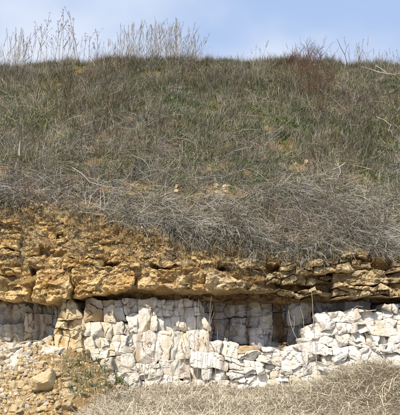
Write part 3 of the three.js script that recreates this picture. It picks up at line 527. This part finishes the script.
// small growth rooted on the face itself
scatter('ledge_tufts', 'sparse dry strands rooted in cracks of the yellow ledge', [24, 25].map((s) => tuft(s, { n: 6, r: 0.04, l0: 0.08, l1: 0.28, e0: 0.1, e1: 0.9, b0: 0.8, b1: 2.2, w0: 0.004, w1: 0.008, flow: 1.2, hang: true, segs: 4, tones: [GR.grey, GR.ash, GR.dun].map((c) => c.map((v) => v * 0.8)) })), 750, 18, (R) => {
  const u = R(), px = u < 0.2 ? mix(-30, 45, R()) : u < 0.32 ? mix(76, 96, R()) : mix(-70, 250, R()), lp = lipPy(px), py = lp + (R() * R()) * (286 - lp), z = zFace(py) - 0.05, p = P(px, py, z); return { x: p.x, y: p.y, z, n: UP, turn: (R() - 0.5) * 1.4, s: 0.7 + R() * 0.7, c: [1, 1, 1] };
});
// foreground straw
scatter('foreground_straw', 'pale tangled straw covering the ground before the rock face', [26, 27, 28, 29].map((s) => tuft(s, { n: 13, r: 0.10, l0: 0.10, l1: 0.38, e0: 0.05, e1: 0.9, b0: 0.3, b1: 1.5, w0: 0.004, w1: 0.008, twist: 1.0, tones: [GR.straw, GR.straw, GR.straw, GR.pale, GR.pale, GR.dun] })), 7600, 19, (R) => {
  const z = mix(0.28, 3.7, R()), x = (R() * 2 - 1) * (4.5 - z * 0.3), px = 200 + F * x / (CZ - z), y = groundY(x, z);
  if (x < -0.9 && z < 2.7 && screeY(x, z) > y + 0.02) return null;
  if (z < 0.5 && R() < 0.5) return null;
  const v = 0.8 + 0.4 * R(); return { x, y, z, n: new THREE.Vector3((R() - 0.5) * 0.3, 1, (R() - 0.5) * 0.3).normalize(), turn: R() * 6.28, s: mix(0.6, 1.2, R()), c: [v, v, v] };
});
scatter('scree_weeds', 'thin grey stems and green blades dotting the scree soil', [30, 31].map((s) => tuft(s, { n: 10, r: 0.06, l0: 0.06, l1: 0.2, e0: 0.4, e1: 1.4, b0: 0.2, b1: 1.3, w0: 0.004, w1: 0.009, tones: [GR.grey, GR.olive, GR.green, GR.pale] })), 240, 20, (R) => {
  const px = 62 + 78 * R(), py = mix(352, 396, R()); const [x, z] = onFoot(px, py);
  return { x, y: footY(x, z), z, n: UP, turn: R() * 6.28, s: 0.5 + R() * 0.7, c: [1, 1, 1] };
});

// ---------------------------------------------------------------- plants one can count
function tube(pts, r0, r1, sides = 5) {
  const p = [], idx = [], n = pts.length, u = new THREE.Vector3(), v = new THREE.Vector3(), t = new THREE.Vector3(), ref = new THREE.Vector3(0.31, 0.12, 0.94);
  for (let i = 0; i < n; i++) {
    t.subVectors(pts[Math.min(n - 1, i + 1)], pts[Math.max(0, i - 1)]).normalize(); u.crossVectors(t, ref).normalize(); v.crossVectors(t, u);
    const r = mix(r0, r1, i / (n - 1)); for (let k = 0; k < sides; k++) { const a = k / sides * 6.283; p.push(pts[i].x + (u.x * Math.cos(a) + v.x * Math.sin(a)) * r, pts[i].y + (u.y * Math.cos(a) + v.y * Math.sin(a)) * r, pts[i].z + (u.z * Math.cos(a) + v.z * Math.sin(a)) * r); }
  }
  for (let i = 0; i < n - 1; i++) for (let k = 0; k < sides; k++) { const a = i * sides + k, b = i * sides + (k + 1) % sides; idx.push(a, a + sides, b, b, a + sides, b + sides); }
  return geom(p, null, null, idx);
}
function wander(R, start, dir, len, segs, wob, droop = 0) { const pts = [start.clone()], d = dir.clone().normalize(), p = start.clone(); for (let i = 0; i < segs; i++) { d.x += (R() - 0.5) * wob; d.y += (R() - 0.5) * wob - droop; d.z += (R() - 0.5) * wob; d.normalize(); p.addScaledVector(d, len / segs); pts.push(p.clone()); } return pts; }
const V = (x, y, z) => new THREE.Vector3(x, y, z);
function podCluster(R, at, r, n, size) { const out = []; for (let k = 0; k < n; k++) { const g = new THREE.OctahedronGeometry(size * (0.7 + R() * 0.6), 0); g.scale(1, 1.4, 1); g.rotateX(R() * 3); g.translate(at.x + (R() - 0.5) * 2 * r, at.y + (R() - 0.4) * 1.3 * r, at.z + (R() - 0.5) * 2 * r); out.push(g); } return out; }
function weedProto(seed, h) {                                          // branched dead weed with seed clusters
  const R = rng(seed), g = new THREE.Group(), st = [], hd = [];
  const main = wander(R, V(0, -0.04, 0), V((R() - 0.5) * 0.2, 1, (R() - 0.5) * 0.2), h, 8, 0.2); st.push(tube(main, 0.0065, 0.003));
  hd.push(podCluster(R, main[8], 0.032, 8, 0.007));
  const nb = 2 + ((R() * 7) | 0); for (let k = 0; k < nb; k++) { const i = 3 + ((R() * 5) | 0), a = R() * 6.28, b = wander(R, main[i], V(Math.cos(a) * 0.6, 0.9, Math.sin(a) * 0.6), h * (0.12 + R() * 0.2), 4, 0.2); st.push(tube(b, 0.004, 0.0022, 4)); hd.push(podCluster(R, b[4], 0.026, 3 + ((R() * 5) | 0), 0.0065)); }
  part('stem', mergeGeometries(st), M.weed, g); hd.forEach((h) => part('seed_head', mergeGeometries(h.map((q) => { q.deleteAttribute('uv'); return q; })), M.weedHead, g));
  return g;
}
function reedProto(seed, h, plumeLen) {                                // tall dry grass stalk with a feathery top
  const R = rng(seed), g = new THREE.Group(), lean = V((R() - 0.5) * 0.45, 1, (R() - 0.5) * 0.3), main = wander(R, V(0, -0.04, 0), lean, h, 8, 0.14), st = [tube(main, 0.005, 0.0022, 4)];
  part('stem', mergeGeometries(st), M.stalk, g);
  const list = []; for (let k = 0; k < 46; k++) { const f = 8 - R() * 8 * plumeLen, i = Math.min(7, Math.floor(f)), a = R() * 6.28, b = main[i].clone().lerp(main[i + 1], f - i), l = 0.03 + R() * 0.055, e = b.clone().add(V(Math.cos(a) * l * 0.55, l, Math.sin(a) * l * 0.55)); list.push({ pts: [b, b.clone().lerp(e, 0.5).add(V(0, -0.004, 0)), e], w: 0.0045, c: [1, 1, 1], side: V(-Math.sin(a), 0, Math.cos(a)) }); }
  const pg = ribbons(list); pg.deleteAttribute('color'); part('plume', pg, M.plume, g);
  const bl = []; for (let k = 0; k < 3; k++) { const a = R() * 6.28, i = 1 + ((R() * 3) | 0), pts = wander(R, main[i], V(Math.cos(a) * 0.5, 1, Math.sin(a) * 0.5), 0.25 + R() * 0.2, 4, 0.2, 0.22); bl.push({ pts, w: 0.009, c: [1, 1, 1], side: V(-Math.sin(a), 0, Math.cos(a)) }); }
  const lg = ribbons(bl); lg.deleteAttribute('color'); part('leaf_blade', lg, M.plume, g);
  return g;
}
function shrubGeo(seed, h, n, spread, depth = 3) {
  const R = rng(seed), st = [];
  const grow = (s, d, len, r, lv) => { const b = wander(R, s, d, len, 5, 0.28); st.push(tube(b, r, r * 0.5, lv > 1 ? 3 : 4)); if (lv >= depth) return; const k = 2 + ((R() * 3) | 0); for (let i = 0; i < k; i++) { const j = 2 + ((R() * 4) | 0), a = R() * 6.28; const nd = d.clone().add(V(Math.cos(a) * 0.8, (R() - 0.2) * 0.5, Math.sin(a) * 0.8)); grow(b[Math.min(5, j)], nd, len * (0.4 + R() * 0.3), r * 0.6, lv + 1); } };
  for (let k = 0; k < n; k++) { const a = R() * 6.28, q = R() * spread; grow(V(Math.cos(a) * q * 0.25, -0.04, Math.sin(a) * q * 0.25), V(Math.cos(a) * q, 1, Math.sin(a) * q), h * (0.45 + R() * 0.35), 0.0075, 1); }
  return mergeGeometries(st);
}
const onSlope = (px, py) => { let z = 0.3, x = 0; for (; z > -6.9; z -= 0.02) { x = Xat(px, py, z); if (z < lipZ(x) && landY(x, z) >= Yat(py, z)) break; } return [x, landY(x, z), z]; };
const onCrest = (px, back) => { const z = ZC + 0.1 - back, y0 = landY(0, z), x = Xat(px, pyOf(y0, z), z); return [x, landY(x, z), z]; };
{
  const R = rng(91);
  const weeds = [1, 2, 3, 4, 5, 6, 7, 8, 9].map((k) => weedProto(k * 31, 1));
  for (const [px, topPy] of [[22, 33], [30, 24], [36, 20], [41, 22], [46, 30], [55, 18], [60, 26], [63, 17], [67, 28], [71, 30], [76, 18], [79, 16], [83, 31], [88, 34], [97, 33], [93, 40], [26, 41], [51, 36], [58, 40]]) {
    const p = onCrest(px, R() * 0.25), s = Math.max(0.4, (Yat(topPy, p[2]) - p[1]) * 1.0), o = weeds[(R() * 9) | 0].clone(); o.position.set(...p); o.scale.set(s * (0.6 + R() * 0.5), s, s * 0.8); o.rotation.set((R() - 0.5) * 0.15, R() * 6.28, (R() - 0.5) * 0.22);
    top(o, 'dry_weed', 'tall dark dead weed with seed clusters on the hill crest', 'weed', 'seeded weeds on the crest');
  }
  const reeds = [11, 12, 13, 14, 15, 16].map((s) => reedProto(s, 1, 0.3));
  const line = []; for (const [c, t, n] of [[119, 34, 6], [127, 22, 14], [133, 17, 15], [146, 27, 9], [152, 20, 13], [160, 16, 17], [169, 22, 12], [176, 15, 17], [184, 21, 12], [193, 32, 7]]) for (let k = 0; k < n; k++) { const q = R() + R() + R() - 1.5; line.push([c + q * 6.5, t + 26 * R() * R() + Math.abs(q) * 5, q * 0.16]); }
  for (let k = 0; k < 14; k++) line.push([188 + 15 * R(), 32 + 18 * R()]); for (let k = 0; k < 10; k++) line.push([100 + 20 * R(), 36 + 14 * R()]); for (let k = 0; k < 32; k++) line.push([22 + 82 * R(), 36 + 18 * R()]); for (let k = 0; k < 16; k++) line.push([115 + 78 * R(), 34 + 20 * R()]); for (let k = 0; k < 32; k++) line.push([-4 + 30 * R(), 26 + 28 * R()]); for (let k = 0; k < 40; k++) line.push([362 + 42 * R(), 47 + 13 * R()]); for (let k = 0; k < 14; k++) line.push([286 + 14 * R(), 42 + 14 * R()]); for (let k = 0; k < 5; k++) line.push([248 + 14 * R(), 40 + 12 * R()]); for (let k = 0; k < 8; k++) line.push([348 + 18 * R(), 33 + 16 * R()]);
  for (const [px, topPy, out] of line) {
    const p = onCrest(px, R() * 0.5 - 0.1), s = Math.max(0.25, Yat(topPy, p[2]) - p[1]), o = reeds[(R() * 6) | 0].clone(); o.position.set(...p); o.scale.set(Math.min(1, s * 1.1), s, Math.min(1, s * 1.1)); o.rotation.set((R() - 0.5) * 0.2, R() * 6.28, -(out ?? 0) + (R() - 0.5) * (R() < 0.12 ? 1.1 : 0.26), 'ZYX');
    const where = px < 110 ? ['slender dry grass stalk beside the dark seeded weeds on the crest', 'grass stalks by the seeded weeds'] : px < 210 ? ['tall feathery dry grass stalk in the thick stand on the crest', 'feathery grass stand on the crest'] : ['short feathery dry grass stalk on the crest near the brown shrub', 'short grass stalks near the brown shrub'];
    top(o, 'grass_stalk', where[0], 'grass stalk', where[1]);
  }
  const shrub = (px, py, h, n, spread, seed, m, name, label, group) => { const g = new THREE.Group(); part('branches', shrubGeo(seed, h, n, spread), m, g); g.position.set(...onSlope(px, py)); g.rotation.x = 0.12; top(g, name, label, 'shrub', group); };
  const [a1, a2] = ['leafless reddish brown shrub in the thicket below the crest', 'brown thicket below the crest'];
  for (const [px, py, h] of [[300, 82, 0.75], [308, 74, 0.8], [316, 84, 0.8], [322, 96, 0.7], [328, 88, 0.65], [310, 100, 0.7], [320, 116, 0.65], [298, 68, 0.7], [314, 66, 0.9], [304, 66, 0.8], [322, 67, 0.7], [292, 67, 0.6]]) shrub(px, py, h, 11, 0.45, 200 + px, M.redTwig, 'bare_shrub', a1, a2);
  for (const [px, py, h] of [[120, 108, 0.5], [250, 90, 0.5], [28, 205, 0.55], [60, 195, 0.5], [375, 120, 0.6], [352, 100, 0.5], [395, 108, 0.6], [170, 130, 0.45], [20, 150, 0.5], [330, 215, 0.6], [350, 235, 0.6], [295, 232, 0.6], [380, 232, 0.6], [230, 225, 0.5], [265, 215, 0.5]]) shrub(px, py, h, 8, 0.7, 300 + px, M.twig, 'low_shrub', ...(py > 190 ? ['low leafless grey shrub in the dead thatch just above the rock ledge', 'low shrubs above the ledge'] : ['low leafless grey shrub standing in the green middle slope', 'low shrubs on the middle slope']));
  // bare stick on the crest, fallen pale branch, forked twigs lying on the slope
  const stick = (name, label, pts, r0, r1, m, extra = []) => { const g = new THREE.Group(), [x0, y0, z0] = pts[0]; g.position.set(x0, y0, z0); const geo = [pts, ...extra].map((q, i) => tube(q.map((v) => V(v[0] - x0, v[1] - y0, v[2] - z0)), i ? r0 * 0.6 : r0, r1, 5)); part('stem', geo[0], m, g); geo.slice(1).forEach((q) => part('side_twig', q, m, g)); top(g, name, label, 'branch'); };
  { const [x, y, z] = onSlope(349, 66), at = (px, py) => [Xat(px, py, z), Yat(py, z), z]; stick('bare_branch', 'bare dark stick leaning up from the crest against the sky', [[x, y - 0.03, z], at(345, 55), at(341, 48), at(337, 39)], 0.015, 0.007, M.twig, [[at(345, 55), at(346, 49), at(349, 44)]]); }
  const lie = (arr, h) => arr.map(([px, py]) => { const q = onSlope(px, py); return [q[0], q[1] + h, q[2] + h * 0.6]; });
  stick('fallen_branch', 'long pale dead branch lying across the slope just below the crest', lie([[402, 78], [394, 80], [386, 78.5], [378, 77], [370, 74], [362, 72]], 0.12), 0.020, 0.009, M.paleTwig, [lie([[386, 78.5], [380, 74], [375, 71]], 0.14)]);
  stick('forked_twig', 'white forked twig lying low in the slope grass', lie([[345, 171], [339, 175], [332, 178]], 0.14), 0.013, 0.007, M.paleTwig, [lie([[339, 175], [340, 181], [337, 185]], 0.14), lie([[339, 175], [334, 173]], 0.15)]);
  stick('bent_stem', 'long grey stem arching across the grass above the ochre bank', lie([[73, 176], [82, 182], [90, 191], [103, 195], [118, 197]], 0.14), 0.008, 0.005, M.paleTwig);
  stick('fallen_twig', 'thin pale twig with a hooked end lying in the brown grass patch', lie([[376, 124], [384, 127], [390, 132], [388, 138]], 0.14), 0.012, 0.006, M.paleTwig);
  stick('straight_stem', 'straight pale stem standing out of the mid slope grass', lie([[20, 164], [20, 156], [21, 148]], 0.14), 0.012, 0.006, M.paleTwig);
  for (let k = 0; k < 46; k++) { const px = 10 + R() * 385, py = 95 + R() * 160; const l = 10 + R() * 16, a = (R() - 0.5) * 2.4 + Math.PI / 2; const pts = lie([[px, py], [px + Math.cos(a) * l * 0.5, py - Math.sin(a) * l * 0.5 + 1], [px + Math.cos(a) * l, py - Math.sin(a) * l]], 0.07 + R() * 0.05); const g = new THREE.Group(), [x0, y0, z0] = pts[0]; g.position.set(x0, y0, z0); part('stem', tube(pts.map((v) => V(v[0] - x0, v[1] - y0, v[2] - z0)), 0.0045, 0.003, 4), M.paleTwig, g); top(g, 'dead_stem', 'thin pale dead stem lying over the slope grass', 'dead stem', 'dead stems on the slope'); }
  // dry stalks rising in front of the white rock
  const stalk = (px, py0, py1, sway, z, r, label, group) => { const x = Xat(px, py0, z), y = footY(x, z), yt = Yat(py1, z - 0.1), g = new THREE.Group(); g.position.set(x, y, z); const h = yt - y, w = sway / 58; const pts = []; for (let k = 0; k <= 7; k++) { const f = k / 7; pts.push(V(w * f * f + (k ? (R() - 0.5) * 0.022 : 0), -0.03 + (h + 0.03) * f, -0.06 * f + (R() - 0.5) * 0.02)); } part('stem', tube(pts, r, r * 0.4, 5), M.stalk, g); for (let k = 0; k < 2; k++) { const a = R() * 6.28, lp = wander(R, pts[1 + ((R() * 4) | 0)], V(Math.cos(a), 0.9, Math.sin(a)), 0.10 + R() * 0.14, 4, 0.3, 0.3), lg = ribbons([{ pts: lp, w: 0.007, c: [1, 1, 1], side: V(-Math.sin(a), 0, Math.cos(a)) }]); lg.deleteAttribute('color'); part('leaf_blade', lg, M.plume, g); } top(g, 'dry_stalk', label, 'stalk', group); };
  stalk(318, 384, 288, -1, 0.95, 0.008, 'tall straight pale stalk standing before the stepped white blocks');
  for (const [px, a, s] of [[193, 303, 2], [197, 300, 1], [204, 305, 8], [200, 312, 12], [207, 296, 4], [144, 310, 1], [150, 322, -1], [160, 330, 1], [172, 326, 2], [178, 334, -1], [184, 318, 3], [190, 330, -2], [215, 330, 3], [225, 345, -3], [168, 345, 0], [155, 345, 2], [236, 352, 2], [301, 350, 1], [127, 335, 1], [283, 356, -2]]) stalk(px, 384, a, s, 0.72 + R() * 0.15, 0.0045, 'thin dry stalk standing before the white limestone blocks', 'thin stalks before the white face');
  { const z = 0.7, at = (px, py) => [Xat(px, py, z), Yat(py, z), z]; const x = Xat(304, 384, z); stick('forked_stalk', 'slender stalk forking into two curved arms before the grey bed', [[x, footY(x, z) - 0.03, z], at(303.5, 366), at(302, 352), at(298, 341), at(293, 331), at(290, 321), at(288.5, 310)], 0.0055, 0.003, M.paleTwig, [[at(302, 352), at(303.5, 340), at(304, 328), at(303, 317), at(300.5, 308)], [at(293, 331), at(294.5, 324), at(294, 316)]]); }
  { const z = 0.25, at = (px, py) => [Xat(px, py, z), Yat(py, z), z]; stick('arched_twig', 'small pale twig arching from the top of the white blocks', [at(355, 330), at(354, 318), at(353, 309), at(357, 306), at(363, 307)], 0.006, 0.004, M.paleTwig); }
  // green herbs on the scree
  const herb = (seed) => { const Q = rng(seed), list = []; for (let k = 0; k < 34; k++) { const a = Q() * 6.28, e = 0.1 + Q() * 1.1, l = 0.04 + Q() * 0.07, b = V((Q() - 0.5) * 0.12, Q() * 0.08, (Q() - 0.5) * 0.12), d = V(Math.cos(a) * Math.cos(e), Math.sin(e), Math.sin(a) * Math.cos(e)); const m = b.clone().addScaledVector(d, l * 0.5), n = b.clone().addScaledVector(d, l).add(V(0, -0.012, 0)); const v = 0.7 + Q() * 0.6; list.push({ pts: [b, m, n], w: 0.010 + Q() * 0.010, c: [0.13 * v, 0.18 * v, 0.06 * v], side: V(-Math.sin(a), 0.1, Math.cos(a)) }); } return ribbons(list); };
  const hg = [herb(1), herb(2), herb(3)];
  for (const [px, py, s] of [[98, 366, 1], [104, 372, 1.1], [113, 379, 1.1], [121, 384, 1.0], [88, 378, 0.9], [78, 368, 0.8], [92, 388, 0.9], [84, 397, 0.9], [108, 388, 1], [126, 388, 1], [70, 390, 0.7], [76, 382, 0.6], [66, 374, 0.6]]) { const [x, z] = onFoot(px, py); const g = new THREE.Group(); part('leaves', hg[(R() * 3) | 0], M.leaf, g); part('stem', tube([V(0, -0.03, 0), V(0, 0.05, 0.01), V(0.01, 0.11, 0)], 0.005, 0.003, 4), M.twig, g); g.position.set(x, footY(x, z), z); g.scale.setScalar(s * 0.85); g.rotation.y = R() * 6; top(g, 'green_herb', 'small leafy green herb growing on the scree soil', 'herb', 'green herbs on the scree'); }
}
{ let n = 0; const seen = new Set(); scene.traverse((o) => { if (o.isMesh && !seen.has(o.geometry)) { seen.add(o.geometry); n += (o.geometry.index ?? o.geometry.attributes.position).count / 3; } }); console.log('triangles', Math.round(n), 'of them grass', triangles); }
renderer.render(scene, camera);
